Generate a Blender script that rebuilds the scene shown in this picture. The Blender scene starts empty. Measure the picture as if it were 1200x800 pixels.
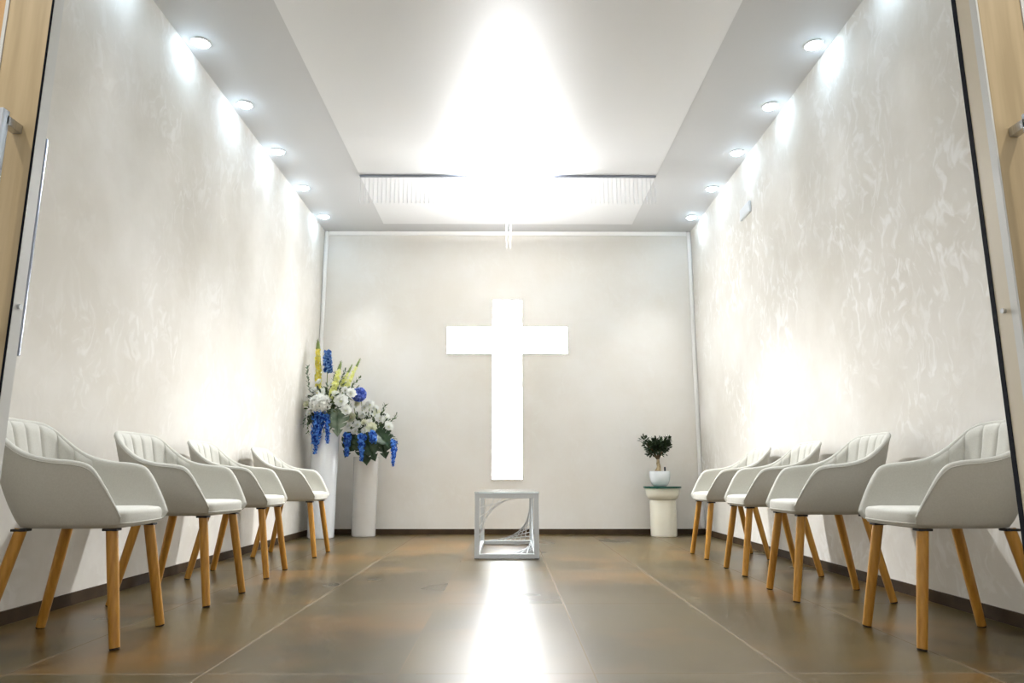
import bpy, bmesh, math, random
from mathutils import Vector, Matrix
R = math.radians
PI = math.pi
S = bpy.context.scene
C = S.collection
rnd = random.Random(7)

# ------------------------------------------------------------------ helpers
class MB:
    """collects shapes, then links them as ONE mesh object"""
    def __init__(self):
        self.v = []; self.f = []
    def add(self, vs, fs):
        o = len(self.v)
        self.v += [Vector(p) for p in vs]
        self.f += [tuple(i + o for i in q) for q in fs]
    def box(self, x0, x1, y0, y1, z0, z1):
        self.add([(x0,y0,z0),(x1,y0,z0),(x1,y1,z0),(x0,y1,z0),(x0,y0,z1),(x1,y0,z1),(x1,y1,z1),(x0,y1,z1)],
                 [(0,3,2,1),(4,5,6,7),(0,1,5,4),(1,2,6,5),(2,3,7,6),(3,0,4,7)])
    def tube(self, pts, rad, n=8, caps=True, flat=None):
        pts = [Vector(p) for p in pts]
        rs = rad if isinstance(rad, (list, tuple)) else [rad] * len(pts)
        vs = []; fs = []
        ref = None
        for i, p in enumerate(pts):
            d = (pts[min(i+1, len(pts)-1)] - pts[max(i-1, 0)]).normalized()
            if ref is None:
                ref = Vector((1,0,0)) if abs(d.x) < .9 else Vector((0,1,0))
            a = (ref - d * ref.dot(d)).normalized(); b = d.cross(a); ref = a
            for k in range(n):
                t = 2*PI*k/n
                vs.append(p + (a*math.cos(t) + b*math.sin(t)) * rs[i])
        for i in range(len(pts)-1):
            for k in range(n):
                k2 = (k+1) % n
                fs.append((i*n+k, i*n+k2, (i+1)*n+k2, (i+1)*n+k))
        if caps:
            fs.append(tuple(range(n-1, -1, -1)))
            fs.append(tuple((len(pts)-1)*n + k for k in range(n)))
        self.add(vs, fs)
    def lathe(self, prof, c=(0,0,0), n=32):
        vs = []; fs = []
        for r, z in prof:
            for k in range(n):
                t = 2*PI*k/n
                vs.append((c[0]+r*math.cos(t), c[1]+r*math.sin(t), c[2]+z))
        for i in range(len(prof)-1):
            for k in range(n):
                k2 = (k+1) % n
                fs.append((i*n+k, i*n+k2, (i+1)*n+k2, (i+1)*n+k))
        if prof[0][0] > 1e-5: fs.append(tuple(range(n-1, -1, -1)))
        if prof[-1][0] > 1e-5: fs.append(tuple((len(prof)-1)*n + k for k in range(n)))
        self.add(vs, fs)
    def bar(self, a, b, w, h, up=(0,0,1)):
        a = Vector(a); b = Vector(b); d = (b-a).normalized(); up = Vector(up)
        s = d.cross(up).normalized() * (w/2); u = s.cross(d).normalized() * (h/2)
        self.add([a-s-u, a+s-u, a+s+u, a-s+u, b-s-u, b+s-u, b+s+u, b-s+u],
                 [(0,3,2,1),(4,5,6,7),(0,1,5,4),(1,2,6,5),(2,3,7,6),(3,0,4,7)])
    def build(self, name, mat, parent=None, smooth=False, bevel=0, seg=2, angle=35, loc=None):
        me = bpy.data.meshes.new(name)
        me.from_pydata([tuple(p) for p in self.v], [], self.f)
        bm = bmesh.new(); bm.from_mesh(me)
        bmesh.ops.recalc_face_normals(bm, faces=bm.faces)
        bm.to_mesh(me); bm.free()
        me.materials.append(mat)
        o = bpy.data.objects.new(name, me); C.objects.link(o)
        if parent: o.parent = parent
        if loc: o.location = loc
        if smooth:
            for p in me.polygons: p.use_smooth = True
            if angle < 180:
                me.set_sharp_from_angle(angle=R(angle))
        if bevel:
            m = o.modifiers.new('bevel', 'BEVEL'); m.width = bevel; m.segments = seg; m.limit_method = 'ANGLE'
            m.angle_limit = R(40)
        return o

def tag(o, label, cat, group=None):
    o['label'] = label; o['category'] = cat
    if group: o['group'] = group
    return o
def thing(name, label, cat, loc=(0,0,0), rz=0, group=None):
    o = bpy.data.objects.new(name, None); C.objects.link(o)
    o.location = loc; o.rotation_euler = (0,0,rz); o.empty_display_size = .1
    return tag(o, label, cat, group)
def struct(o):
    o['kind'] = 'structure'; return o
def kids(o): return [c for c in bpy.data.objects if c.parent == o]
def dup(root, loc, rz, label, group=None):
    r = root.copy(); C.objects.link(r); r.location = loc; r.rotation_euler = (0,0,rz); r['label'] = label
    if group: r['group'] = group
    for ch in kids(root):
        c = ch.copy(); C.objects.link(c); c.parent = r
        for g in kids(ch):
            d = g.copy(); C.objects.link(d); d.parent = c
    return r

# ---------------------------------------------------------------- materials
def mat(name, col, rough=.5, metal=0, spec=.5, coat=0, emit=None, es=0, trans=0, ior=1.45, sheen=0):
    m = bpy.data.materials.new(name); m.use_nodes = True
    b = m.node_tree.nodes['Principled BSDF']
    b.inputs['Base Color'].default_value = (*col, 1)
    b.inputs['Roughness'].default_value = rough
    b.inputs['Metallic'].default_value = metal
    b.inputs['Specular IOR Level'].default_value = spec
    b.inputs['Coat Weight'].default_value = coat
    b.inputs['Transmission Weight'].default_value = trans
    b.inputs['IOR'].default_value = ior
    b.inputs['Sheen Weight'].default_value = sheen
    if emit:
        b.inputs['Emission Color'].default_value = (*emit, 1); b.inputs['Emission Strength'].default_value = es
    return m
def nd(m, t, **kw):
    n = m.node_tree.nodes.new(t)
    for k, v in kw.items():
        if k in n.inputs: n.inputs[k].default_value = v
        else: setattr(n, k, v)
    return n
def lk(m, a, ao, b, bi): m.node_tree.links.new(a.outputs[ao], b.inputs[bi])
def ramp(m, stops):
    n = m.node_tree.nodes.new('ShaderNodeValToRGB'); e = n.color_ramp.elements
    while len(e) < len(stops): e.new(.5)
    for i, (p, c) in enumerate(stops): e[i].position = p; e[i].color = (*c, 1)
    return n
def noisy(m, c1, c2, scale, detail=3, bump=0, bscale=None, lo=.35, hi=.65, stretch=None):
    """colour mottling (and a bump) in object space"""
    b = m.node_tree.nodes['Principled BSDF']
    tc = nd(m, 'ShaderNodeTexCoord'); src = (tc, 'Object')
    if stretch:
        mp = nd(m, 'ShaderNodeMapping'); mp.inputs['Scale'].default_value = stretch
        lk(m, tc, 'Object', mp, 'Vector'); src = (mp, 'Vector')
    n = nd(m, 'ShaderNodeTexNoise', Scale=scale, Detail=detail); lk(m, src[0], src[1], n, 'Vector')
    r = ramp(m, [(lo, c1), (hi, c2)]); lk(m, n, 'Fac', r, 'Fac'); lk(m, r, 'Color', b, 'Base Color')
    if bump:
        n2 = nd(m, 'ShaderNodeTexNoise', Scale=bscale or scale, Detail=4); lk(m, src[0], src[1], n2, 'Vector')
        bp = nd(m, 'ShaderNodeBump', Strength=bump, Distance=.002); lk(m, n2, 'Fac', bp, 'Height'); lk(m, bp, 'Normal', b, 'Normal')
    return m

def plaster(name, c1, c2, c3, amount):
    """pearly brushed decorative plaster: broad mottling plus short trowel flakes"""
    m = mat(name, c1, .75, spec=.08)
    b = m.node_tree.nodes['Principled BSDF']
    tc = nd(m, 'ShaderNodeTexCoord')
    n1 = nd(m, 'ShaderNodeTexNoise', Scale=1.1, Detail=5, Roughness=.6); lk(m, tc, 'Object', n1, 'Vector')
    r1 = ramp(m, [(.35, c1), (.65, c2)]); lk(m, n1, 'Fac', r1, 'Fac')
    nw = nd(m, 'ShaderNodeTexNoise', Scale=3.0, Detail=2); lk(m, tc, 'Object', nw, 'Vector')
    mx = nd(m, 'ShaderNodeVectorMath', operation='SCALE'); mx.inputs['Scale'].default_value = .35; lk(m, nw, 'Color', mx, 0)
    ad = nd(m, 'ShaderNodeVectorMath', operation='ADD'); lk(m, tc, 'Object', ad, 0); lk(m, mx, 'Vector', ad, 1)
    n2 = nd(m, 'ShaderNodeTexNoise', Scale=15.0, Detail=3, Roughness=.5, Distortion=.9)
    fm = nd(m, 'ShaderNodeMapping'); fm.inputs['Scale'].default_value = (1, 1, .55); lk(m, ad, 'Vector', fm, 'Vector'); lk(m, fm, 'Vector', n2, 'Vector')
    r2 = ramp(m, [(.50, (0,0,0)), (.66, (1,1,1))]); lk(m, n2, 'Fac', r2, 'Fac')
    n3 = nd(m, 'ShaderNodeTexNoise', Scale=1.7, Detail=2); lk(m, tc, 'Object', n3, 'Vector')
    r3 = ramp(m, [(.4, (0,0,0)), (.62, (1,1,1))]); lk(m, n3, 'Fac', r3, 'Fac')
    mu = nd(m, 'ShaderNodeMath', operation='MULTIPLY'); lk(m, r2, 'Color', mu, 0); lk(m, r3, 'Color', mu, 1)
    mu2 = nd(m, 'ShaderNodeMath', operation='MULTIPLY'); lk(m, mu, 'Value', mu2, 0); mu2.inputs[1].default_value = amount
    mix = nd(m, 'ShaderNodeMix', data_type='RGBA')
    lk(m, mu2, 'Value', mix, 'Factor'); m.node_tree.links.new(r1.outputs['Color'], mix.inputs[6]); mix.inputs[7].default_value = (*c3, 1)
    m.node_tree.links.new(mix.outputs[2], b.inputs['Base Color'])
    rr = nd(m, 'ShaderNodeMapRange'); rr.inputs['To Min'].default_value = .78; rr.inputs['To Max'].default_value = .55
    lk(m, mu2, 'Value', rr, 'Value'); lk(m, rr, 'Result', b, 'Roughness')
    bp = nd(m, 'ShaderNodeBump', Strength=.25, Distance=.004); lk(m, n2, 'Fac', bp, 'Height'); lk(m, bp, 'Normal', b, 'Normal')
    return m

def floor_material():
    m = mat('brown_tile', (.1,.06,.03), .3, spec=.5)
    b = m.node_tree.nodes['Principled BSDF']
    tc = nd(m, 'ShaderNodeTexCoord')
    mp = nd(m, 'ShaderNodeMapping'); mp.inputs['Location'].default_value = (2.336, .333, 0); mp.inputs['Rotation'].default_value = (0,0,0)
    # tiles 0.6 m across the room, 1.2 m along it: swap the axes for the brick node
    sx = nd(m, 'ShaderNodeSeparateXYZ'); lk(m, tc, 'Object', sx, 'Vector')
    ax = nd(m, 'ShaderNodeMath', operation='ADD'); lk(m, sx, 'Y', ax, 0); ax.inputs[1].default_value = 10*1.22 - 2.336
    ay = nd(m, 'ShaderNodeMath', operation='ADD'); lk(m, sx, 'X', ay, 0); ay.inputs[1].default_value = 10*.604 - .268
    cx = nd(m, 'ShaderNodeCombineXYZ'); lk(m, ax, 'Value', cx, 'X'); lk(m, ay, 'Value', cx, 'Y')
    br = nd(m, 'ShaderNodeTexBrick'); br.offset = 0; br.squash = 1
    br.inputs['Scale'].default_value = 1; br.inputs['Brick Width'].default_value = 1.22; br.inputs['Row Height'].default_value = .604
    br.inputs['Mortar Size'].default_value = .0026; br.inputs['Mortar Smooth'].default_value = .1; br.inputs['Bias'].default_value = 0
    br.inputs['Color1'].default_value = (0,0,0,1); br.inputs['Color2'].default_value = (1,1,1,1)
    lk(m, cx, 'Vector', br, 'Vector')
    # per-tile shift of the clouding so that it breaks at the joints
    sc = nd(m, 'ShaderNodeVectorMath', operation='SCALE'); sc.inputs['Scale'].default_value = 7.0; lk(m, br, 'Color', sc, 0)
    ad = nd(m, 'ShaderNodeVectorMath', operation='ADD'); lk(m, tc, 'Object', ad, 0); lk(m, sc, 'Vector', ad, 1)
    n1 = nd(m, 'ShaderNodeTexNoise', Scale=1.1, Detail=3, Roughness=.5); lk(m, ad, 'Vector', n1, 'Vector')
    r1 = ramp(m, [(.3, FL1), (.55, FL2), (.75, FL3)]); lk(m, n1, 'Fac', r1, 'Fac')
    n2 = nd(m, 'ShaderNodeTexNoise', Scale=1.3, Detail=3, Roughness=.55); 
    of = nd(m, 'ShaderNodeVectorMath', operation='ADD'); lk(m, ad, 'Vector', of, 0); of.inputs[1].default_value = (31, 17, 5)
    lk(m, of, 'Vector', n2, 'Vector')
    r2 = ramp(m, [(.50, (0,0,0)), (.78, (1,1,1))]); lk(m, n2, 'Fac', r2, 'Fac')
    mx = nd(m, 'ShaderNodeMix', data_type='RGBA'); lk(m, r2, 'Color', mx, 'Factor')
    m.node_tree.links.new(r1.outputs['Color'], mx.inputs[6]); mx.inputs[7].default_value = (*FL4, 1)
    cm = nd(m, 'ShaderNodeMath', operation='COMPARE'); lk(m, sx, 'X', cm, 0); cm.inputs[1].default_value = -.334; cm.inputs[2].default_value = .05
    iv = nd(m, 'ShaderNodeMath', operation='SUBTRACT'); iv.inputs[0].default_value = 1; lk(m, cm, 'Value', iv, 1)
    jt = nd(m, 'ShaderNodeMath', operation='MULTIPLY'); lk(m, br, 'Fac', jt, 0); lk(m, iv, 'Value', jt, 1)
    gm = nd(m, 'ShaderNodeMix', data_type='RGBA'); lk(m, jt, 'Value', gm, 'Factor')
    m.node_tree.links.new(mx.outputs[2], gm.inputs[6]); gm.inputs[7].default_value = (.17,.125,.08,1)
    m.node_tree.links.new(gm.outputs[2], b.inputs['Base Color'])
    rr = nd(m, 'ShaderNodeMapRange'); rr.inputs['To Min'].default_value = FROUGH[0]; rr.inputs['To Max'].default_value = FROUGH[1]
    lk(m, n1, 'Fac', rr, 'Value')
    mg = nd(m, 'ShaderNodeMix', data_type='FLOAT'); lk(m, jt, 'Value', mg, 'Factor'); m.node_tree.links.new(rr.outputs['Result'], mg.inputs[2]); mg.inputs[3].default_value = .7
    m.node_tree.links.new(mg.outputs[0], b.inputs['Roughness'])
    return m

FL1, FL2, FL3, FL4 = (.030,.020,.005), (.060,.040,.009), (.09,.060,.017), (.16,.072,.009)
FROUGH = (.24, .34)
M = {}
M['floor'] = floor_material()
M['wall_side'] = plaster('pearl_plaster', (.67,.635,.57), (.79,.765,.715), (.91,.90,.88), .65)
M['wall_left'] = plaster('pearl_plaster_soft', (.67,.635,.57), (.79,.765,.715), (.89,.88,.855), .38)
M['wall_back'] = plaster('beige_plaster', (.77,.725,.65), (.815,.785,.73), (.85,.83,.785), .25)
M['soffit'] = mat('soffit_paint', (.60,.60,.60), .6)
M['stretch'] = mat('satin_ceiling', (.74,.74,.74), .33, spec=1.0, ior=1.7)
M['white'] = mat('white_paint', (.90,.90,.89), .45)
M['skirting'] = noisy(mat('dark_skirting', (.05,.03,.015), .6, spec=.25), (.036,.021,.010), (.060,.036,.017), 6)
M['wood_door'] = noisy(mat('pale_oak_veneer', (.5,.36,.18), .45), (.42,.31,.165), (.52,.39,.22), 3, stretch=(14,14,.8))
M['wood_panel'] = noisy(mat('amber_veneer', (.5,.28,.1), .4), (.45,.25,.09), (.55,.32,.13), 3, stretch=(10,10,.8))
M['gasket'] = mat('black_rubber', (.003,.004,.008), .8, spec=.15)
M['edge'] = mat('grey_edge_profile', (.64,.63,.59), .4)
M['cream_edge'] = mat('cream_edge_profile', (.64,.56,.42), .45)
M['steel'] = noisy(mat('brushed_steel', (.55,.56,.58), .3, metal=1), (.50,.51,.53), (.62,.63,.65), 5, stretch=(40,40,1))
M['fabric'] = noisy(mat('grey_fabric', (.56,.54,.49), .85, spec=.2, sheen=.15), (.475,.46,.405), (.505,.49,.435), 160, 2, bump=.15, bscale=420)
M['oak'] = noisy(mat('golden_oak', (.44,.21,.035), .38), (.40,.18,.020), (.52,.26,.04), 4, stretch=(18,18,1.5))
M['black'] = mat('black_plastic', (.012,.012,.013), .5)
M['brownpad'] = mat('dark_felt', (.03,.02,.012), .9)
M['lens'] = mat('lamp_lens', (1,1,1), .4, emit=(.60,.80,1.0), es=24)
M['cross'] = mat('cross_light', (1,1,1), .4, emit=(.97,.985,1), es=7.8)
M['led'] = mat('led_light', (1,1,1), .4, emit=(.97,.985,1), es=4)
M['chrome'] = mat('chrome', (.30,.33,.40), .18, metal=1)
M['crystal'] = mat('crystal', (.97,.98,.98), .1, trans=.15, ior=1.5)
M['glaze'] = noisy(mat('white_glaze', (.82,.85,.88), .12, coat=.5), (.81,.84,.87), (.85,.875,.895), 3)
M['grey_glaze'] = noisy(mat('grey_glaze', (.60,.58,.54), .15, coat=.4), (.57,.55,.51), (.63,.61,.57), 3)
M['cream'] = noisy(mat('cream_glaze', (.85,.82,.69), .3, coat=.2), (.84,.80,.66), (.88,.85,.73), 4)
M['green_glass'] = mat('green_glass', (.015,.16,.11), .08, trans=.55, ior=1.5)
M['clear_glass'] = mat('clear_glass', (.86,.94,.95), .04, trans=.9, ior=1.45)
M['lacquer'] = noisy(mat('silver_white_lacquer', (.66,.68,.69), .3), (.64,.66,.67), (.69,.71,.72), 3)
M['soil'] = noisy(mat('potting_soil', (.03,.02,.012), .95), (.02,.013,.008), (.06,.045,.03), 60, bump=.8)
M['bark'] = noisy(mat('pale_bark', (.40,.31,.17), .8), (.28,.20,.10), (.50,.40,.24), 30, bump=.5)
M['twig'] = noisy(mat('brown_twig', (.12,.08,.04), .8), (.08,.05,.025), (.16,.11,.06), 25)
def leafm(n, a, b, rough=.45): return noisy(mat(n, a, rough), a, b, 18)
M['leaf_dark'] = leafm('dark_leaf', (.018,.035,.014), (.045,.07,.03))
M['leaf_green'] = leafm('green_leaf', (.045,.085,.025), (.13,.17,.06))
M['leaf_grey'] = leafm('grey_green_leaf', (.10,.15,.09), (.20,.25,.17))
M['monstera'] = leafm('deep_green_leaf', (.018,.045,.018), (.045,.085,.035), .3)
M['monstera_pale'] = leafm('sage_leaf', (.13,.19,.12), (.24,.30,.21), .4)
M['stem'] = leafm('stem_green', (.14,.20,.05), (.24,.30,.09))
M['petal_white'] = noisy(mat('white_petal', (.90,.90,.86), .6), (.88,.88,.82), (.94,.94,.91), 40)
M['petal_cream'] = noisy(mat('cream_petal', (.80,.80,.62), .6), (.76,.77,.55), (.88,.87,.76), 40)
M['petal_yellow'] = noisy(mat('yellow_petal', (.85,.76,.12), .6), (.88,.74,.06), (.86,.84,.34), 40)
M['petal_lemon'] = noisy(mat('lemon_petal', (.82,.82,.30), .6), (.80,.80,.22), (.86,.87,.50), 40)
M['petal_blue'] = noisy(mat('blue_petal', (.02,.10,.62), .5), (.006,.060,.40), (.13,.38,.88), 42, lo=.42, hi=.6)
M['petal_sky'] = noisy(mat('delphinium_petal', (.06,.2,.6), .5), (.015,.08,.34), (.24,.46,.80), 42, lo=.42, hi=.6)
M['petal_violet'] = noisy(mat('violet_blue_petal', (.1,.16,.65), .5), (.06,.11,.52), (.30,.42,.86), 42, lo=.42, hi=.6)
M['trim'] = mat('trim_paint', (.92,.90,.86), .5)
M['plastic'] = mat('white_plastic', (.75,.77,.78), .35)

for k, m in M.items():
    if k.startswith('petal') or k.startswith('leaf') or k.startswith('monstera'):
        b = m.node_tree.nodes['Principled BSDF']; out = m.node_tree.nodes['Material Output']
        tr = nd(m, 'ShaderNodeBsdfTranslucent'); mx = nd(m, 'ShaderNodeMixShader'); mx.inputs[0].default_value = .4 if k.startswith('petal') else .2
        src = b.inputs['Base Color'].links[0].from_socket
        m.node_tree.links.new(src, tr.inputs['Color'])
        m.node_tree.links.new(b.outputs[0], mx.inputs[1]); m.node_tree.links.new(tr.outputs[0], mx.inputs[2]); m.node_tree.links.new(mx.outputs[0], out.inputs['Surface'])

# ------------------------------------------------------------------- shell
W, H, YB, Y0 = 2.08, 3.34, 7.66, 1.66
def block(name, m, *b, parent=None, bevel=0):
    mb = MB(); mb.box(*b); return mb.build(name, M[m], parent, bevel=bevel)
struct(block('floor', 'floor', -3.2, 3.2, -2.0, YB+.2, -.12, 0))
struct(block('wall_left', 'wall_left', -W-.15, -W, Y0, YB+.15, 0, H+.1))
struct(block('wall_right', 'wall_side', W, W+.15, Y0, YB+.15, 0, H+.1))
struct(block('wall_back', 'wall_back', -W, W, YB, YB+.15, 0, H+.1))
# entrance wall with its opening
mb = MB(); mb.box(-3.2, -1.38, Y0-.02, Y0+.10, 0, H+.1); mb.box(1.38, 3.2, Y0-.02, Y0+.10, 0, H+.1); mb.box(-1.38, 1.38, Y0-.02, Y0+.10, 2.30, H+.1)
struct(mb.build('wall_front', M['wall_side']))
# lobby in front of the doors: its lower ceiling
mb = MB(); mb.box(-3.2, 3.2, -2.0, Y0-.02, 2.8, 2.9)
struct(mb.build('ceiling_lobby', M['white']))
# ceiling: plaster border around a satin stretch panel
PX, PY = 1.372, 7.39
mb = MB()
mb.box(-W, -PX, Y0, YB, H, H+.1); mb.box(PX, W, Y0, YB, H, H+.1); mb.box(-PX, PX, PY, YB, H, H+.1)
struct(mb.build('ceiling', M['soffit']))
pn = block('ceiling_panel', 'stretch', -PX, PX, Y0+.13, PY, H-.006, H+.1); struct(pn)
struct(block('baseboard_left', 'skirting', -W, -W+.012, Y0+.13, YB, 0, .056))
struct(block('baseboard_right', 'skirting', W-.012, W, Y0+.13, YB, 0, .056))
struct(block('baseboard_back', 'skirting', -W+.012, W-.012, YB-.012, YB, 0, .056))
struct(block('trim_1', 'trim', -W, -W+.045, YB-.045, YB-.001, .058, H-.001, bevel=.025))
struct(block('trim_2', 'trim', W-.045, W, YB-.045, YB-.001, .058, H-.001, bevel=.025))
struct(block('trim_3', 'trim', -W+.045, W-.045, YB-.02, YB-.001, H-.05, H-.001, bevel=.004))

# ---------------------------------------------------------- entrance doors
def door(n, s, xe, th, y0):
    """sliding leaf in the wall plane; s = side, xe = free edge"""
    d = MB()
    d.box(*sorted((s*xe, s*(xe+.105))), y0, y0+th, .01, 2.34)                      # stile at the free edge
    d.box(*sorted((s*(xe+.105), s*2.05)), y0, y0+th, 2.2, 2.34); d.box(*sorted((s*(xe+.105), s*2.05)), y0, y0+th, .01, .16)
    d.box(*sorted((s*1.94, s*2.05)), y0, y0+th, .16, 2.2)
    o = struct(d.build(n, M['wood_door'], bevel=.002))
    p = block('inner_panel', 'wood_panel', *sorted((s*(xe+.105), s*1.94)), y0+.012, y0+th-.012, .16, 2.2, parent=o)
    b = MB()
    x0, x1 = xe+.105, xe+.113
    b.box(*sorted((s*x0, s*x1)), y0-.002, y0+.012, .16, 2.2); b.box(*sorted((s*1.932, s*1.94)), y0-.002, y0+.012, .16, 2.2)
    b.box(*sorted((s*x1, s*1.932)), y0-.002, y0+.012, 2.192, 2.2); b.box(*sorted((s*x1, s*1.932)), y0-.002, y0+.012, .16, .168)
    b.build('glazing_bead', M['edge'], o)
    h = MB()
    hx = s*(xe+.042)
    for zc in (1.395, .905): h.box(hx-.011, hx+.011, y0-.052, y0, zc-.011, zc+.011)
    h.box(hx-.011, hx+.011, y0-.066, y0-.044, .884, 1.416)
    h.build('door_handle', M['steel'], o, bevel=.0015)['label'] = 'brushed steel bar handle'
    return o
dl = door('door_1', -1, 1.104, .032, 1.53)
block('edge_profile', 'edge', -1.104, -1.100, 1.530, 1.562, .01, 2.34, parent=dl)
block('rubber_gasket', 'gasket', -1.1045, -1.1012, 1.5265, 1.5298, .01, 2.34, parent=dl)
mb = MB(); hx = -1.148
for zc in (1.395, .905): mb.box(hx-.009, hx+.009, 1.562, 1.622, zc-.009, zc+.009)
mb.tube([(hx+.004, 1.617, .875), (hx+.004, 1.617, 1.415)], .0105, 12)
mb.build('back_handle', M['chrome'], dl, True)['label'] = 'slim steel handle on the room side of the door'
mb = MB(); mb.tube([(-1.1, 1.546, .974), (-1.094, 1.546, .974)], .006, 12); mb.build('latch_button', M['steel'], dl, True)
dr = door('door_2', 1, 1.149, .075, 1.53)
block('edge_profile', 'cream_edge', 1.1445, 1.149, 1.552, 1.5982, .01, 2.34, parent=dr)
block('edge_trim', 'edge', 1.1445, 1.149, 1.530, 1.552, .01, 2.34, parent=dr)
mb = MB(); mb.box(1.1430, 1.1488, 1.5985, 1.613, .01, 2.34)
mb.build('rubber_gasket', M['gasket'], dr)
mb = MB(); mb.tube([(1.1445, 1.572, .974), (1.1375, 1.572, .974)], .006, 12); mb.build('latch_button', M['steel'], dr, True)

# ------------------------------------------------------------------ chairs
RIM = [(.216,.222,.452),(.198,.231,.49),(.165,.243,.55),(.132,.252,.602),(.098,.258,.636),(.05,.261,.650),(-.02,.262,.657),(-.085,.262,.668),
       (-.143,.259,.689),(-.195,.252,.722),(-.242,.240,.762),(-.284,.219,.800),(-.314,.176,.822),(-.329,.118,.828),(-.334,.058,.829),(-.335,0,.829)]
BOT = [(.205,.200,.425),(.19,.208,.422),(.155,.214,.420),(.12,.217,.42),(.085,.218,.42),(.045,.218,.42),(0,.216,.42),(-.05,.211,.42),
       (-.09,.202,.42),(-.125,.188,.42),(-.152,.168,.42),(-.172,.142,.42),(-.187,.11,.42),(-.196,.075,.42),(-.201,.038,.42),(-.202,0,.42)]
def crm(P, n):
    """resample a mirrored rail smoothly (Catmull-Rom)"""
    Q = [Vector(p) for p in P] + [Vector((p[0], -p[1], p[2])) for p in P[-2::-1]]
    out = []
    N = len(Q) - 1
    for i in range(n+1):
        t = i/n*N; k = min(int(t), N-1); u = t-k
        p0, p1, p2, p3 = Q[max(k-1,0)], Q[k], Q[k+1], Q[min(k+2,N)]
        out.append(.5*((2*p1) + (p2-p0)*u + (2*p0-5*p1+4*p2-p3)*u*u + (3*p1-p0-3*p2+p3)*u**3))
    return out
NU = 120
rim, bot = crm(RIM, NU), crm(BOT, NU)
def outw(i):
    """horizontal outward direction of the shell at rail index i"""
    a, b = rim[max(i-2,0)], rim[min(i+2,NU)]
    d = (b-a); d.z = 0; n = Vector((d.y, -d.x, 0)).normalized()
    c = Vector((.02, 0, 0)); r = Vector((rim[i].x, rim[i].y, 0)) - c
    return n if n.dot(r) > 0 else -n
OUT = [outw(i) for i in range(NU+1)]
for _ in range(4):
    OUT = [(OUT[max(i-1,0)] + OUT[i]*2 + OUT[min(i+1,NU)]).normalized() for i in range(NU+1)]
def outer(i, s):
    """outer surface, s from 0 (bottom) to 1 (rim)"""
    p = bot[i].lerp(rim[i], s)
    h = min(1, (rim[i].z-.42)/.25)
    return p + OUT[i] * (.018*math.sin(PI*min(1, s*1.05)**.8) * h)
def thick(i, s):
    h = max(.25, min(1, (rim[i].z-.42)/.22))
    top = max(0, min(1, (rim[i].z-.70)/.10))          # the back is thinner than the arms
    return (.030 - .009*top*s + .012*(1-s)) * (.55 + .45*h)
def inner(i, s): return outer(i, s) - OUT[i]*thick(i, s)
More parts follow.
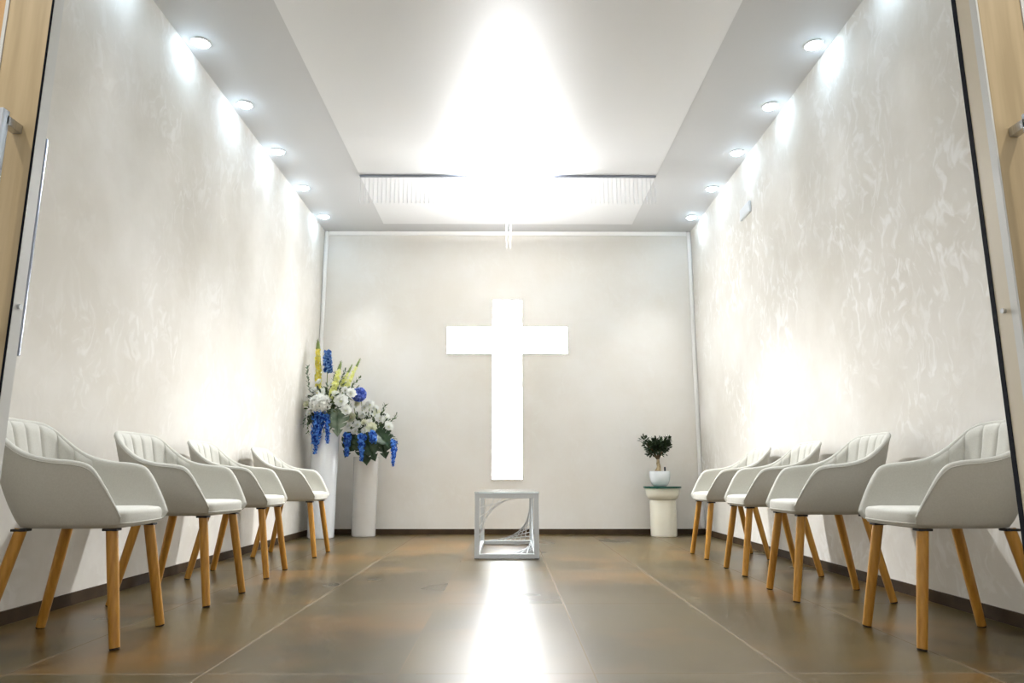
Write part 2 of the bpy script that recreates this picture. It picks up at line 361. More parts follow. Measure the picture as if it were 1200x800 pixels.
def make_chair(label, group):
    t = thing('tub_armchair', label, 'chair', group=group)
    mb = MB(); rows = []
    NS = 16
    prof = []
    for i in range(NU+1):
        col = []
        p0 = outer(i, 0); col.append(p0 - OUT[i]*.05 + Vector((0,0,-.008))); col.append(p0 - OUT[i]*.02 + Vector((0,0,-.006)))
        for k in range(NS+1): 
            s = k/NS
            q = outer(i, s*.97)
            if k == 0: q = q + Vector((0,0,.004))
            col.append(q)
        T = thick(i, 1); up = T*.42
        ctr = (outer(i, .97) + inner(i, .97))/2
        for a in (35, 65, 90, 115, 145):
            col.append(ctr + OUT[i]*(T/2*math.cos(R(a))) + Vector((0,0,up*math.sin(R(a)))))
        for k in range(NS, -1, -1): col.append(inner(i, k/NS*.97))
        prof.append(col)
    n = len(prof[0])
    vs = [p for c in prof for p in c]; fs = []
    for i in range(NU):
        for k in range(n):
            k2 = (k+1) % n
            fs.append((i*n+k, (i+1)*n+k, (i+1)*n+k2, i*n+k2))
    fs.append(tuple(range(n))); fs.append(tuple(NU*n + k for k in range(n-1, -1, -1)))
    mb.add(vs, fs)
    mb.build('shell', M['fabric'], t, True, angle=70)
    # piping along the front of the arms and over the back
    pip = MB(); pip.tube([outer(i, .955) + OUT[i]*.001 for i in range(0, NU+1)], .0022, 6)
    pip.build('piping', M['fabric'], t, True, angle=180)
    # channel-stitched pad inside the back
    ia, ib = [i for i in range(NU+1) if rim[i].z > .676][0], [i for i in range(NU+1) if rim[i].z > .676][-1]
    # arc length parameter for even channels
    L = [0]
    sub = 6
    pts = []
    for i in range(ia, ib):
        for k in range(sub): pts.append(i + k/sub)
    pts.append(ib)
    def lerpi(fn, x, s):
        i = int(x); u = x - i
        return fn(i, s) if u == 0 else fn(i, s).lerp(fn(min(i+1,NU), s), u)
    def lo(x):
        i = int(x); u = x-i; return OUT[i] if u == 0 else OUT[i].lerp(OUT[min(i+1,NU)], u).normalized()
    for a, b in zip(pts, pts[1:]): L.append(L[-1] + (lerpi(inner, a, .8)-lerpi(inner, b, .8)).length)
    NCH = 9
    pad = MB(); g = []; NV = 22
    for x, l in zip(pts, L):
        u = l/L[-1]; ph = (u*NCH) % 1
        ch = (1 - abs(2*ph-1)**5)
        e = min(1, u/.05, (1-u)/.05)
        col = []
        for k in range(NV+1):
            s = .10 + .875*k/NV
            ev = min(1, (k+.001)/2, (NV-k+.001)/2)
            off = (.002 + .009*ch) * min(1, ev) * (.3+.7*e) - .002*(1-min(1, ev, e+.3))
            col.append(lerpi(inner, x, s) - lo(x)*off)
        g.append(col)
    back = [[lerpi(inner, x, .10+.875*k/NV) + lo(x)*.006 for k in range(NV+1)] for x in pts]
    m_ = NV+1
    vs = [p for c in g for p in c] + [p for c in back for p in c]; off = len(pts)*m_; fs = []
    for i in range(len(pts)-1):
        for k in range(NV):
            a = i*m_+k
            fs.append((a, a+m_, a+m_+1, a+1)); fs.append((off+a, off+a+1, off+a+m_+1, off+a+m_))
        a = i*m_; fs.append((a, off+a, off+a+m_, a+m_)); a = i*m_+NV; fs.append((a, a+m_, off+a+m_, off+a))
    for i in (0, len(pts)-1):
        for k in range(NV):
            a = i*m_+k
            fs.append((a, a+1, off+a+1, off+a) if i == 0 else (a, off+a, off+a+1, a+1))
    pad.add(vs, fs)
    pad.build('backrest_pad', M['fabric'], t, True, angle=180)
    # seat cushion
    ring = []
    for i in range(0, NU+1):
        p = inner(i, .12); ring.append(Vector((min(p.x, .205), p.y, 0)) + OUT[i]*.012)
    a, b = ring[0], ring[-1]
    fr = []
    for k in range(1, 16):
        u = k/16; q = b.lerp(a, u); q.x += .022*math.sin(PI*u)**.45; fr.append(q)
    ring = ring + fr
    cen = Vector((-.01, 0, 0)); cu = MB(); n = len(ring)
    lev = [(.94,.414),(.985,.417),(1,.424),(1.004,.445),(1,.462),(.985,.472),(.955,.477),(.8,.482),(.5,.484),(.2,.484)]
    vs = []; fs = []
    for sc, z in lev:
        for q in ring:
            v = cen + (q-cen)*sc; vs.append((v.x, v.y, z))
    for j in range(len(lev)-1):
        for k in range(n):
            k2 = (k+1) % n; fs.append((j*n+k, j*n+k2, (j+1)*n+k2, (j+1)*n+k))
    fs.append(tuple(range(n-1,-1,-1))); fs.append(tuple((len(lev)-1)*n+k for k in range(n)))
    cu.add(vs, fs); sc_ = cu.build('seat_cushion', M['fabric'], t, True, angle=180)
    pp = MB(); q = [cen + (v-cen)*1.004 for v in [ring[NU]] + fr + [ring[0]]]
    pp.tube([(v.x+.001, v.y, .430) for v in q], .0030, 6); pp.build('seam', M['fabric'], sc_, True, angle=180)
    # legs
    for sx, sy in ((1,1),(1,-1),(-1,1),(-1,-1)):
        top = Vector((.165 if sx > 0 else -.150, sy*.165, .412)); foot = Vector((sx*.232, sy*.203, 0))
        d = foot-top
        lg = MB(); lg.tube([top, top+d*.3, top+d*.985], [.0205, .0205, .0175], 20)
        l = lg.build('leg', M['oak'], t, True, angle=50)
        fp = MB(); fp.tube([top+d*.985, foot + Vector((0,0,.0))], [.0165,.016], 16); fp.build('foot_pad', M['brownpad'], l, True, angle=50)
        br = MB(); br.box(top.x-.026, top.x+.026, top.y-.022, top.y+.022, .404, .413); br.build('leg_bracket', M['black'], l, bevel=.002)
    return t
gl, gr_ = 'tub chairs along the left wall', 'tub chairs along the right wall'
proto = make_chair('light grey fabric tub chair on the left wall, nearest the entrance door', gl)
proto.location = (-1.633, 2.83, 0); proto.rotation_euler.z = R(5)
for x, y, a, lab in ((-1.6285, 3.68, -2.4, 'light grey fabric tub chair second from the entrance on the left wall'),
                     (-1.675, 4.585, 2, 'light grey fabric tub chair third from the entrance on the left wall'),
                     (-1.680, 5.70, 0, 'light grey fabric tub chair on the left wall beside the tall flower column')):
    dup(proto, (x, y, 0), R(a), lab)
for x, y, a, lab in ((1.690, 2.816, 178.7, 'light grey fabric tub chair on the right wall, nearest the entrance door'),
                     (1.640, 3.77, 177.6, 'light grey fabric tub chair second from the entrance on the right wall'),
                     (1.681, 4.665, 178.6, 'light grey fabric tub chair third from the entrance on the right wall'),
                     (1.690, 5.56, 180, 'light grey fabric tub chair on the right wall beside the cream side table')):
    dup(proto, (x, y, 0), R(a), lab, gr_)

# ------------------------------------------------------------ light cross
cr = thing('illuminated_cross', 'large glowing white cross mounted on the beige back wall', 'cross', (-.006, YB, 0))
def cross_outline(g, y0, y1):
    a, zt, zb, w, t1, t0 = .163-g, 2.535-g, .566+g, .668-g, 2.228-g, 1.925+g
    P = [(-a,zb),(a,zb),(a,t0),(w,t0),(w,t1),(a,t1),(a,zt),(-a,zt),(-a,t1),(-w,t1),(-w,t0),(-a,t0)]
    n = len(P); mb = MB()
    mb.add([(x,y0,z) for x,z in P] + [(x,y1,z) for x,z in P],
           [tuple(range(n)), tuple(range(2*n-1, n-1, -1))] + [(i, n+i, n+(i+1)%n, (i+1)%n) for i in range(n)])
    return mb
cross_outline(0, -.014, 0).build('cross_housing', M['white'], cr)  # plain cross-shaped housing that backs the light panel
cross_outline(.003, -.0147, -.0141).build('light_panel', M['cross'], cr)

# --------------------------------------------------------------- chandelier
ch = thing('crystal_curtain_chandelier', 'long crystal strand chandelier with dark chrome rail across the ceiling', 'chandelier', (0, 6.114, H-.006))
mb = MB(); mb.box(-1.37, 1.37, -.016, .016, -.015, 0); mb.build('rail', M['chrome'], ch, bevel=.003)
def strand(L, r=.0062):
    mb = MB(); prof = [(.0008, 0)]; z = 0; step = .018
    while z > -L+step*.5:
        prof += [(.0012, z-.002), (r, z-step*.5), (.0012, z-step+.002)]; z -= step
    prof += [(.0006, z-.001)]
    mb.lathe(prof, (0,0,0), 6); return mb
s0 = strand(.25).build('crystal_strand', M['crystal'], ch, True, angle=180)
NSTR = 70
for k in range(NSTR):
    o = s0 if k == 0 else s0.copy()
    if k: C.objects.link(o); o.parent = ch
    o.location = (-1.358 + 2.716*k/(NSTR-1), 0, -.022)
p0 = strand(.68, .0085).build('long_pendant', M['crystal'], ch, True, angle=180); p0.location = (-.012, -.012, -.022)
p1 = p0.copy(); C.objects.link(p1); p1.parent = ch; p1.location = (.024, -.012, -.022)
mb = MB(); mb.tube([(-.30, .05, -.15), (.30, .05, -.15)], .014, 14); lm = mb.build('lamp_tube', M['led'], ch, True, angle=60)
mb = MB()
for x in (-.29, .29): mb.tube([(x, .05, -.15), (x, .05, 0)], .004, 8)
mb.build('bracket', M['chrome'], lm)

# --------------------------------------------------------------- downlights
GD = 'recessed downlights in the ceiling border'
first = None
names = ['farthest in', 'second from the back wall', 'third from the back wall', 'fourth from the back wall', 'fifth from the back wall', 'sixth from the back wall', 'nearest the entrance']
for s, side in ((-1, 'left'), (1, 'right')):
    for k, y in enumerate((7.18, 6.41, 5.64, 4.865, 4.097, 3.33, 2.56)):
        lab = 'round recessed ceiling downlight along the %s wall, %s' % (side, names[k])
        if first is None:
            first = thing('downlight', lab, 'downlight', (s*1.975, y, H), 0, GD)
            mb = MB(); mb.lathe([(.050,-.001),(.062,-.001),(.064,-.003),(.062,-.006),(.054,-.009),(.050,-.006),(.050,-.001)], n=28)
            mb.build('trim_ring', M['white'], first, True)
            mb = MB(); mb.lathe([(.0498,-.001),(.048,-.010),(.037,-.018),(.018,-.023),(.001,-.024)], n=24)
            mb.build('lens', M['lens'], first, True)
        else:
            dup(first, (s*1.975, y, H), 0, lab)
        L = bpy.data.lights.new('downlight_beam', 'SPOT'); L.energy = 34; L.color = (.90,.95,1.0)
        L.spot_size = R(62); L.spot_blend = .9; L.shadow_soft_size = .03
        lo_ = bpy.data.objects.new('downlight_beam', L); C.objects.link(lo_); lo_.location = (s*1.975, y, H-.03); lo_.rotation_euler = (0, s*R(19), 0)

# ------------------------------------------------------------- coffin stand
bs = thing('openwork_stand', 'white openwork box stand with string pattern webs below the cross', 'stand', (-.006, 5.405, 0))
bw, bd, bh, t_ = .24, 1.165, .478, .036
mb = MB()
for y in (0, bd-.04):
    mb.box(-bw, -bw+t_, y, y+.04, .004, bh); mb.box(bw-t_, bw, y, y+.04, .004, bh)
    mb.box(-bw+t_, bw-t_, y, y+.04, bh-.040, bh); mb.box(-bw+t_, bw-t_, y, y+.04, .004, .036)
for x in (-bw, bw-t_):
    mb.box(x, x+t_, .04, bd-.04, bh-.040, bh); mb.box(x, x+t_, .04, bd-.04, .004, .036)
mb.build('frame', M['lacquer'], bs, bevel=.002)
def web(O, U, V, lu, lv, n, w=.005, dp=.007):
    """straight slats from one edge to the other whose envelope is a curve"""
    O, U, V = Vector(O), Vector(U), Vector(V); N = U.cross(V).normalized(); mb = MB()
    for k in range(n):
        a = O + U*lu*(1-k/n); b = O + V*lv*((k+1)/n)
        mb.bar(a, b, w, dp, up=N)
    return mb
i0, i1, j0, j1 = -bw+t_, bw-t_, .036, bh-.040
web((i0,.02,j1), (1,0,0), (0,0,-1), .27, .34, 5, .0065, .012).build('front_web', M['white'], bs)
web((i1,bd-.02,j0), (-1,0,0), (0,0,1), .36, .28, 8, .007).build('rear_web', M['lacquer'], bs)
web((i1,.04,.022), (-1,0,0), (0,1,0), .40, 1.0, 7, .008).build('base_web', M['lacquer'], bs)
web((i0,.04,bh-.014), (1,0,0), (0,1,0), .40, .95, 8).build('top_web', M['white'], bs)
web((-bw+.018,.04,j1), (0,1,0), (0,0,-1), .75, .38, 8).build('side_web', M['white'], bs)
web((bw-.018,bd-.04,j0), (0,-1,0), (0,0,1), .75, .38, 8).build('side_web', M['lacquer'], bs)
mb = MB(); mb.box(-bw-.004, bw+.004, -.004, bd+.004, bh+.0005, bh+.0065); mb.build('glass_top', M['clear_glass'], bs)
mb = MB()
for x in (-bw+.002, bw-.034):
    for y in (.003, bd-.035): mb.box(x, x+.032, y, y+.032, 0, .004)
mb.build('foot_pads', M['black'], bs)

# -------------------------------------------------- flower columns and table
def column(name, lab, loc, r, h, m):
    mb = MB()
    mb.lathe([(r*.93,0),(r*.97,.004),(r*.985,.02),(r,h*.5),(r*1.03,h-.03),(r*1.04,h-.008),(r*1.03,h),(r*.96,h),(r*.94,h-.01),(r*.93,h-.06),(0.0001,h-.065)], n=64)
    o = mb.build(name, M[m], None, True, loc=loc); tag(o, lab, 'flower column'); return o
column('flower_column', 'tall glossy white round flower column in the left back corner', (-1.862, 7.26, 0), .134, 1.03, 'glaze')
column('flower_column', 'shorter glossy grey-white round flower column left of the cross', (-1.475, 7.45, 0), .125, .80, 'grey_glaze')

tb = thing('side_table', 'cream mushroom-shaped side table with a green glass disc on top', 'side table', (1.600, 7.43, 0))
mb = MB(); mb.lathe([(.128,0),(.132,.004),(.134,.02),(.134,.35),(.131,.362)], n=64); mb.build('base', M['cream'], tb, True)
mb = MB(); mb.lathe([(.10,.362),(.136,.366),(.155,.382),(.168,.41),(.173,.445),(.174,.470),(.172,.477),(.166,.480),(0.0001,.480)], n=64); mb.build('bowl_top', M['cream'], tb, True)
mb = MB(); mb.lathe([(0.0001,.4805),(.19,.4805),(.194,.484),(.194,.496),(.19,.4995),(0.0001,.4995)], n=64); mb.build('glass_disc', M['green_glass'], tb, True)['label'] = 'green glass disc'

# ------------------------------------------------------------------ plants
def frame(n):
    n = Vector(n).normalized(); r = Vector((0,0,1)) if abs(n.z) < .9 else Vector((1,0,0))
    a = n.cross(r).normalized(); return a, n.cross(a).normalized(), n
def petal(mb, o, d, n, L, w, curl=.3, tip=.6):
    """one cupped petal or leaf from o along d, surface normal n"""
    d = Vector(d).normalized(); n = Vector(n); n = (n - d*n.dot(d)).normalized(); s = d.cross(n)
    P = []
    for u, ww in ((0,.12),(.35,.85),(.7,1.0*tip+.25),(1,.10)):
        c = Vector(o) + d*(L*u) + n*(curl*L*u*u)
        e = n*(abs(w)*.18*ww)
        P += [c - s*(w*ww/2) + e, c, c + s*(w*ww/2) + e]
    F = []
    for i in range(3):
        F += [(i*3, i*3+1, i*3+4, i*3+3), (i*3+1, i*3+2, i*3+5, i*3+4)]
    mb.add(P, F)
def floret(mb, o, n, r, k=4, cup=.25, rot=None):
    a, b, n = frame(n); t0 = rnd.uniform(0, 6.28) if rot is None else rot
    for i in range(k):
        t = t0 + 2*PI*i/k
        petal(mb, o, a*math.cos(t)+b*math.sin(t)+n*.2, n, r, r*.95, cup, .75)
def dirs(n):
    return [Vector((math.cos(2.39996*i)*math.sqrt(1-z*z), math.sin(2.39996*i)*math.sqrt(1-z*z), z)) for i in range(n) for z in [1-2*(i+.5)/n]]
def ball(parent, name, c, r, m, n=80, fr=.34):
    mb = MB(); c = Vector(c)
    mb.lathe([(.0001,-r*.72),(r*.5,-r*.52),(r*.72,0),(r*.5,r*.52),(.0001,r*.72)], c, 12)
    for d in dirs(n):
        j = (d + Vector((rnd.gauss(0,.12), rnd.gauss(0,.12), rnd.gauss(0,.12)))).normalized()
        floret(mb, c + j*(r*rnd.uniform(.78,.92)), j, r*fr, 4, .35)
    return mb.build(name, M[m], parent)
def bloom(parent, name, c, n, r, m, layers=4):
    """open many-petalled bloom"""
    mb = MB(); a, b, n = frame(n); c = Vector(c)
    for l in range(layers):
        u = l/max(1, layers-1); k = 9-int(4*u); tilt = .10 + .95*u
        for i in range(k):
            t = 2*PI*(i+.5*l)/k + rnd.uniform(-.15,.15)
            rad = a*math.cos(t)+b*math.sin(t)
            d = rad*math.cos(tilt) + n*math.sin(tilt)
            petal(mb, c + n*(r*.18*u) + rad*(r*.08*(1-u)), d, n*math.cos(tilt)-rad*math.sin(tilt), r*(1-.42*u)*rnd.uniform(.9,1.08), r*(.72-.25*u), .28, .8)
    o = mb.build(name, M[m], parent)
    ct = MB(); ct.lathe([(.0001,-r*.1),(r*.26,r*.05),(r*.26,r*.26),(.0001,r*.36)], (0,0,0), 10)
    rot = Vector((0,0,1)).rotation_difference(n).to_matrix()
    ct.v = [rot @ v + c for v in ct.v]; ct.build('flower_centre', M['petal_lemon'], o, True)
    return o
def raceme(parent, name, P, r0, r1, m, n=90, fr=.6, tipm=None):
    """florets packed along a line (spike or hanging cluster)"""
    P = [Vector(p) for p in P]; mb = MB()
    def at(u):
        x = u*(len(P)-1); i = min(int(x), len(P)-2); return P[i].lerp(P[i+1], x-i)
    mb.tube([at(k/8) for k in range(9)], [(r0+(r1-r0)*k/8)*.36 for k in range(9)], 7)
    tg = (P[-1]-P[0]).normalized()
    for i in range(n):
        u = (i+.5)/n; r = (r0 + (r1-r0)*u) * rnd.uniform(.62,1.12)
        a, b, _ = frame(tg); t = 2.39996*i + rnd.uniform(-.3,.3)
        d = a*math.cos(t)+b*math.sin(t)
        floret(mb, at(u) + d*r*.62, d + tg*.25 + Vector((rnd.gauss(0,.35), rnd.gauss(0,.35), rnd.gauss(0,.35))), max(.006, r*fr), 4, rnd.uniform(-.2,.4))
    o = mb.build(name, M[m], parent)
    if tipm:
        tp = MB(); tp.tube([P[-1], P[-1]+tg*.055, P[-1]+tg*.095], [r1*.75, r1*.55, .001], 8)
        for i in range(26):
            u = i/26; a, b, _ = frame(tg); t = 2.4*i; d = a*math.cos(t)+b*math.sin(t)
            petal(tp, P[-1]+tg*(.09*u)+d*(r1*.5*(1-u*.6)), d*.6+tg, d, .016, .008, .2)
        tp.build('bud_tip', M[tipm], o)
    return o
def monstera(parent, c, d, n, L, m):
    """split leaf: a heart outline with deep notches, folded along the midrib"""
    c, d, n = Vector(c), Vector(d).normalized(), Vector(n); n = (n-d*n.dot(d)).normalized(); s = d.cross(n)
    mb = MB()
    N = 30
    for side in (-1, 1):
        vs = []; fs = []
        for i in range(N+1):
            u = i/N
            w = .46*math.sin(PI*min(1, (u*.94+.06))**.72) * (1 if u < .96 else .6)
            notch = 1.0
            ph = (u*5.2) % 1
            if .16 < u < .9 and ph > .80: notch = .34
            w = w*notch + .012
            lift = lambda q: n*(L*(.10*q*q - .16*u*u))
            back = -.14*math.sin(PI*u)
            for q in (0, .34, .7, 1.0):
                ww = w*q
                vs.append(c + d*(L*(u - .5*ww*.55 + back*0)) + s*(side*ww*L) + lift(ww*2) )
        for i in range(N):
            for k in range(3):
                a = i*4+k; fs.append((a, a+1, a+5, a+4))
        mb.add(vs, fs)
    mb.tube([c - d*(L*.18) - n*.01, c + d*(L*.3) + n*.004, c + d*(L*.9) - n*(L*.12)], [.004,.003,.001], 5)
    o = mb.build('monstera_leaf', M[m], parent, True, angle=180)
    sm = o.modifiers.new('thickness', 'SOLIDIFY'); sm.thickness = .0015; sm.offset = 0
    return o
def sprig(parent, name, P, m, n=18, L=.035, w=.018, spread=.9):
    P = [Vector(p) for p in P]; mb = MB()
    def at(u):
        x = u*(len(P)-1); i = min(int(x), len(P)-2); return P[i].lerp(P[i+1], x-i)
    mb.tube([at(k/6) for k in range(7)], [.0035-.0025*k/6 for k in range(7)], 5)
    tg = (P[-1]-P[0]).normalized()
    for i in range(n):
        u = .15 + .85*(i+.5)/n; a, b, _ = frame(tg); t = 2.4*i + rnd.uniform(-.4,.4)
        e = a*math.cos(t)+b*math.sin(t)
        petal(mb, at(u), e*spread + tg*.7, tg - e*.3, L*rnd.uniform(.7,1.15), w, .15, .6)
    return mb.build(name, M[m], parent)
def filler(parent, name, c, rad, m, n, L=.05):
    mb = MB(); c = Vector(c)
    for i in range(n):
        d = Vector((rnd.gauss(0,1), rnd.gauss(0,1), rnd.gauss(0,1))).normalized()
        p = c + Vector((d.x*rad[0], d.y*rad[1], d.z*rad[2]))*rnd.uniform(.35,1)
        e = (d + Vector((rnd.gauss(0,.5), rnd.gauss(0,.5), rnd.gauss(0,.5)))).normalized()
        petal(mb, p, e, Vector((rnd.gauss(0,1), rnd.gauss(0,1)-.6, 1)), L*rnd.uniform(.6,1.2), L*.42, .2, .6)
    return mb.build(name, M[m], parent)

# arrangement on the tall column
A = thing('flower_arrangement', 'bouquet with yellow spikes and white hydrangea on the tall white column', 'flowers', (-1.862, 7.26, .985))
def a_(x, z, y=7.2): return Vector((x+1.862, y-7.26, z-.985))
filler(A, 'foliage', a_(-1.86, 1.27, 7.17), (.17,.12,.19), 'leaf_green', 260, .06)
filler(A, 'foliage', a_(-1.84, 1.36, 7.09), (.16,.05,.12), 'leaf_dark', 60, .055)
filler(A, 'foliage', a_(-1.77, 1.42, 7.19), (.17,.06,.14), 'leaf_grey', 110, .05)
mb = MB()
for x, z, x1, z1 in ((-1.87,1.0,-1.94,1.5),(-1.86,1.0,-1.86,1.66),(-1.85,1.0,-1.78,1.4),(-1.84,1.0,-1.66,1.55),(-1.85,1.0,-1.74,1.56)):
    mb.tube([a_(x,z,7.26), a_((x+x1)/2-.005,(z+z1)/2,7.24), a_(x1,z1,7.2)], .004, 6)
mb.build('stems', M['stem'], A, True)
raceme(A, 'yellow_spike', [a_(-1.938,1.44), a_(-1.955,1.68), a_(-1.968,1.90)], .040, .030, 'petal_yellow', 130, .55, 'stem')
raceme(A, 'blue_delphinium', [a_(-1.853,1.66), a_(-1.866,1.88)], .058, .040, 'petal_sky', 90, .5)
raceme(A, 'yellow_spike', [a_(-1.785,1.37,7.12), a_(-1.755,1.52,7.13), a_(-1.730,1.67,7.15)], .042, .026, 'petal_lemon', 90, .6, 'stem')
raceme(A, 'yellow_spike', [a_(-1.665,1.50,7.22), a_(-1.61,1.63,7.24), a_(-1.575,1.72,7.25)], .034, .016, 'petal_lemon', 60, .6, 'stem')
raceme(A, 'yellow_spike', [a_(-1.72,1.52,7.24), a_(-1.66,1.66,7.26)], .030, .016, 'petal_lemon', 50, .6, 'stem')
ball(A, 'white_hydrangea', a_(-1.885,1.315,7.09), .105, 'petal_white', 110, .30)
for x, z, y, r, m in ((-1.69,1.345,7.11,.075,'petal_white'),(-1.955,1.45,7.13,.042,'petal_white'),(-1.885,1.435,7.12,.045,'petal_white'),(-1.745,1.415,7.1,.040,'petal_white'),
                      (-2.02,1.31,7.10,.038,'petal_cream'),(-1.99,1.22,7.08,.034,'petal_white'),(-1.60,1.43,7.16,.055,'petal_white'),(-1.63,1.25,7.10,.058,'petal_white'),
                      (-2.01,1.40,7.12,.036,'petal_white'),(-1.80,1.53,7.15,.034,'petal_white'),(-1.93,1.55,7.16,.03,'petal_white'),(-1.66,1.46,7.15,.04,'petal_white')):
    bloom(A, 'white_bloom', a_(x,z,y), ((x+1.82)*2, -1, .35), r, m)
raceme(A, 'blue_wisteria', [a_(-1.875,1.23,7.07), a_(-1.885,1.05,7.07), a_(-1.918,.82,7.09)], .062, .022, 'petal_blue', 120, .5)
raceme(A, 'blue_wisteria', [a_(-1.925,1.20,7.08), a_(-1.93,1.02,7.08), a_(-1.925,.92,7.08)], .045, .030, 'petal_blue', 80, .5)
raceme(A, 'blue_wisteria', [a_(-1.81,1.21,7.08), a_(-1.80,1.05,7.08), a_(-1.795,.92,7.09)], .045, .018, 'petal_blue', 80, .5)
monstera(A, a_(-1.72,1.26,7.12), (.10,-.25,-1), (.15,-1,.25), .27, 'monstera_pale')
monstera(A, a_(-1.94,1.20,7.09), (-.5,-.2,-.7), (-.2,-1,.2), .12, 'leaf_dark')
sprig(A, 'eucalyptus_sprig', [a_(-1.99,1.36,7.16), a_(-2.02,1.50,7.12), a_(-2.035,1.62,7.10), a_(-2.03,1.70,7.08)], 'leaf_grey', 20, .038, .022)
sprig(A, 'eucalyptus_sprig', [a_(-1.96,1.28,7.14), a_(-2.02,1.22,7.1), a_(-2.04,1.10,7.06)], 'leaf_grey', 20, .034, .014)
sprig(A, 'eucalyptus_sprig', [a_(-1.95,1.22,7.14), a_(-2.00,1.12,7.08), a_(-1.98,1.02,7.05)], 'leaf_green', 16, .034, .014)
sprig(A, 'eucalyptus_sprig', [a_(-1.78,1.46,7.22), a_(-1.72,1.58,7.24), a_(-1.69,1.68,7.25)], 'leaf_grey', 18, .04, .018)
sprig(A, 'eucalyptus_sprig', [a_(-1.84,1.46,7.22), a_(-1.80,1.56,7.2), a_(-1.77,1.64,7.2)], 'leaf_green', 16, .045, .02)
sprig(A, 'eucalyptus_sprig', [a_(-1.66,1.40,7.2), a_(-1.60,1.52,7.22), a_(-1.53,1.60,7.24)], 'leaf_green', 14, .045, .02)

# arrangement on the shorter column
B = thing('flower_arrangement', 'bouquet with dark split leaves and hanging blue blooms on the shorter column', 'flowers', (-1.475, 7.45, .775))
def b_(x, z, y=7.35): return Vector((x+1.475, y-7.45, z-.775))
filler(B, 'foliage', b_(-1.42, 1.11, 7.37), (.21,.11,.14), 'leaf_green', 260, .055)
filler(B, 'foliage', b_(-1.41, 1.14, 7.26), (.20,.05,.11), 'leaf_dark', 70, .05)
filler(B, 'foliage', b_(-1.48, .92, 7.42), (.13,.10,.10), 'leaf_dark', 90, .07)
mb = MB()
for x1, z1 in ((-1.6,1.3),(-1.53,1.40),(-1.44,1.3),(-1.32,1.15),(-1.25,1.1)):
    mb.tube([b_(-1.475,.8,7.45), b_((x1-1.475)/2-.01,(z1+.8)/2,7.42), b_(x1,z1,7.34)], .004, 6)
mb.build('stems', M['stem'], B, True)
ball(B, 'blue_hydrangea', b_(-1.545,1.435,7.30), .070, 'petal_violet', 70, .36)
for x, z, y, r, m in ((-1.60,1.19,7.27,.058,'petal_cream'),(-1.535,1.12,7.24,.045,'petal_white'),(-1.43,1.135,7.25,.048,'petal_white'),(-1.385,1.085,7.22,.060,'petal_cream'),
                      (-1.315,1.185,7.26,.055,'petal_white'),(-1.26,1.20,7.3,.045,'petal_white'),(-1.22,1.10,7.27,.050,'petal_white'),(-1.43,1.33,7.32,.050,'petal_white'),(-1.375,1.29,7.32,.038,'petal_white'),
                      (-1.50,1.215,7.28,.045,'petal_white'),(-1.46,1.06,7.24,.038,'petal_white'),(-1.56,1.05,7.25,.040,'petal_white'),(-1.62,1.11,7.26,.036,'petal_white'),(-1.64,1.28,7.3,.042,'petal_white'),
                      (-1.35,1.24,7.3,.042,'petal_cream'),(-1.49,1.30,7.33,.035,'petal_white'),(-1.56,1.34,7.32,.038,'petal_cream'),(-1.42,1.22,7.27,.036,'petal_white'),(-1.47,1.14,7.24,.034,'petal_cream')):
    bloom(B, 'white_bloom', b_(x,z,y), ((x+1.43)*2, -1, .35), r, m)
for P, r0, r1, n in (([b_(-1.635,1.03,7.24), b_(-1.63,.92,7.23), b_(-1.632,.80,7.24)], .052, .026, 90), ([b_(-1.48,1.02,7.20), b_(-1.475,.90,7.19), b_(-1.472,.75,7.2)], .052, .022, 100),
                     ([b_(-1.375,1.04,7.20), b_(-1.352,.94,7.19)], .052, .040, 60), ([b_(-1.165,.96,7.26), b_(-1.16,.84,7.25), b_(-1.165,.70,7.26)], .046, .020, 90)):
    raceme(B, 'blue_wisteria', P, r0, r1, 'petal_blue', n, .5)
monstera(B, b_(-1.57,1.02,7.29), (-.45,-.2,-1), (-.3,-1,.2), .25, 'monstera')
monstera(B, b_(-1.46,1.00,7.26), (.12,-.15,-1), (.1,-1,.2), .29, 'monstera')
monstera(B, b_(-1.44,.98,7.23), (.45,-.15,-.95), (.15,-1,.1), .25, 'monstera')
monstera(B, b_(-1.34,1.06,7.25), (.75,-.2,-.75), (.3,-1,.35), .24, 'monstera')
monstera(B, b_(-1.30,1.02,7.28), (.30,-.2,-1), (.3,-1,.2), .25, 'monstera')
sprig(B, 'eucalyptus_sprig', [b_(-1.34,1.16,7.33), b_(-1.30,1.26,7.32), b_(-1.27,1.33,7.31)], 'leaf_green', 16, .042, .018)
sprig(B, 'eucalyptus_sprig', [b_(-1.27,1.10,7.32), b_(-1.20,1.16,7.3), b_(-1.15,1.22,7.29)], 'leaf_green', 16, .038, .016)
sprig(B, 'eucalyptus_sprig', [b_(-1.25,1.06,7.3), b_(-1.17,1.0,7.28), b_(-1.14,.92,7.27)], 'leaf_grey', 14, .034, .014)
sprig(B, 'eucalyptus_sprig', [b_(-1.58,1.30,7.33), b_(-1.58,1.42,7.31), b_(-1.56,1.52,7.3)], 'leaf_green', 14, .034, .014)
sprig(B, 'eucalyptus_sprig', [b_(-1.62,1.25,7.33), b_(-1.66,1.36,7.31), b_(-1.64,1.46,7.3)], 'leaf_green', 14, .04, .018)

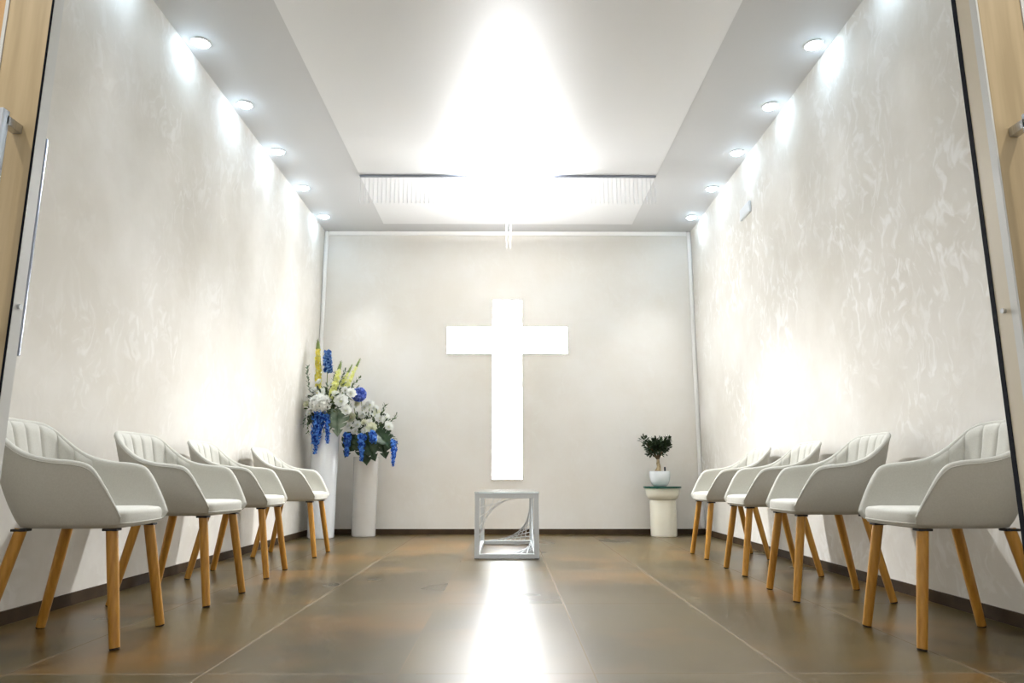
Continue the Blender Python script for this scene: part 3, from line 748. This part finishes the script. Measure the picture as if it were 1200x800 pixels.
# potted bonsai on the side table
PT = thing('potted_bonsai', 'small dark-leaved bonsai in a white bowl pot on the cream side table', 'potted plant', (1.578, 7.43, .500))
mb = MB(); mb.lathe([(.062,0),(.068,.003),(.085,.022),(.100,.06),(.106,.10),(.107,.150),(.106,.153),(.101,.153),(.100,.148),(.098,.125),(.0001,.122)], n=56)
mb.build('pot', M['glaze'], PT, True)
mb = MB(); mb.lathe([(.0975,.126),(.08,.133),(.04,.140),(.0001,.142)], n=32); mb.build('soil', M['soil'], PT, True)
mb = MB(); mb.tube([(-.008,0,.128),(-.012,-.004,.165),(-.004,0,.20),(-.012,.002,.235),(-.010,0,.275)], [.034,.027,.021,.018,.014], 14)
mb.tube([(-.03,-.01,.13),(-.055,-.02,.135)], [.014,.006], 8); mb.tube([(.012,-.012,.13),(.03,-.028,.135)], [.012,.005], 8)
mb.build('trunk', M['bark'], PT, True)
clumps = [((-.155,-.01,.475),.035,20),((-.125,0,.43),.030,18),((-.085,-.02,.40),.05,50),((-.03,-.03,.41),.06,75),((.03,-.02,.42),.062,75),((.075,0,.40),.045,45),
          ((.085,0,.455),.035,24),((.10,.01,.485),.022,12),((-.07,.02,.355),.05,45),((0,.01,.36),.055,55),((.05,.02,.365),.045,40),((-.02,.03,.45),.045,40),((-.09,0,.335),.028,14)]
br = MB()
for c, r, n in clumps:
    c = Vector(c); m_ = Vector((c.x*.45-.005, c.y*.5, .275+(c.z-.275)*.5))
    br.tube([(-.010,0,.268), m_, c], [.009,.006,.002], 6)
br.build('branches', M['twig'], PT, True)
lf = MB()
for c, r, n in clumps:
    for i in range(int(n*1.7)):
        d = Vector((rnd.gauss(0,1), rnd.gauss(0,1), rnd.gauss(0,.8))).normalized()
        p = Vector(c) + d*r*rnd.uniform(.2,1)
        petal(lf, p, d + Vector((0,0,.35)), Vector((rnd.gauss(0,.6), rnd.gauss(0,.6)-.3, 1)), rnd.uniform(.030,.048), rnd.uniform(.016,.023), .12, .6)
lf.build('foliage', M['leaf_dark'], PT)
mb = MB(); mb.box(.041,.059,-.032,-.029,.120,.196); mb.build('plant_label', M['black'], PT, bevel=.001)['label'] = 'small black plant tag stuck in the soil'
mb = MB()
for x, y, r, h in ((-.042,-.03,.014,.05),(-.030,-.05,.010,.036)):
    mb.lathe([(r,.125),(r*1.1,.14),(r*.8,.125+h*.8),(.001,.125+h)], (x,y,0), 10)
mb.build('rock', M['bark'], PT, True)

# small wall box
wb = thing('wall_box', 'small white plastic box high on the right wall', 'wall box', (W, 5.80, 2.82))
mb = MB(); mb.box(-.022, 0, -.12, .12, 0, .10); mb.build('housing', M['plastic'], wb, bevel=.006, seg=3)
mb = MB(); mb.box(-.0245, -.022, -.105, .105, .014, .086); mb.build('cover', M['plastic'], wb, bevel=.001)

# ------------------------------------------------------------------ light
def point(name, loc, e, col, r):
    L = bpy.data.lights.new(name, 'POINT'); L.energy = e; L.color = col; L.shadow_soft_size = r
    o = bpy.data.objects.new(name, L); C.objects.link(o); o.location = loc; return o
L = bpy.data.lights.new('chandelier_glow', 'AREA'); L.shape = 'RECTANGLE'; L.size = .58; L.size_y = .03; L.energy = 56; L.color = (.97,.985,1)
o = bpy.data.objects.new('chandelier_glow', L); C.objects.link(o); o.location = (0, 6.164, H-.13); o.rotation_euler = (PI, 0, 0)
L = bpy.data.lights.new('chandelier_beam', 'SPOT'); L.energy = 200; L.color = (.97,.99,1); L.spot_size = R(120); L.spot_blend = .9; L.shadow_soft_size = .06
o = bpy.data.objects.new('chandelier_beam', L); C.objects.link(o); o.location = (0, 6.08, H-.30); o.rotation_euler = (-R(23), 0, 0)
for x in (-1.75, 1.75):  # unseen spots without fixtures, added to brighten the door leaves
    L = bpy.data.lights.new('door_fill', 'SPOT'); L.energy = 19; L.color = (1,.95,.85); L.spot_size = R(120); L.spot_blend = .6; L.shadow_soft_size = .05
    o = bpy.data.objects.new('door_fill', L); C.objects.link(o); o.location = (x, .75, 2.78)
w = bpy.data.worlds.new('world'); S.world = w; w.use_nodes = True
w.node_tree.nodes['Background'].inputs['Color'].default_value = (.98,1,1,1); w.node_tree.nodes['Background'].inputs['Strength'].default_value = .33

# ------------------------------------------------------------------ camera
cam = bpy.data.cameras.new('camera'); cam.sensor_width = 36; cam.lens = 825/1200*36; cam.clip_start = .02
co = bpy.data.objects.new('camera', cam); C.objects.link(co)
co.location = (0, 0, .6); co.rotation_euler = (R(90+10.84), 0, -math.atan(5/825))
S.camera = co
S.view_settings.view_transform = 'Standard'; S.view_settings.look = 'None'; S.view_settings.exposure = 1.72; S.view_settings.gamma = 1
S.view_settings.use_curve_mapping = False
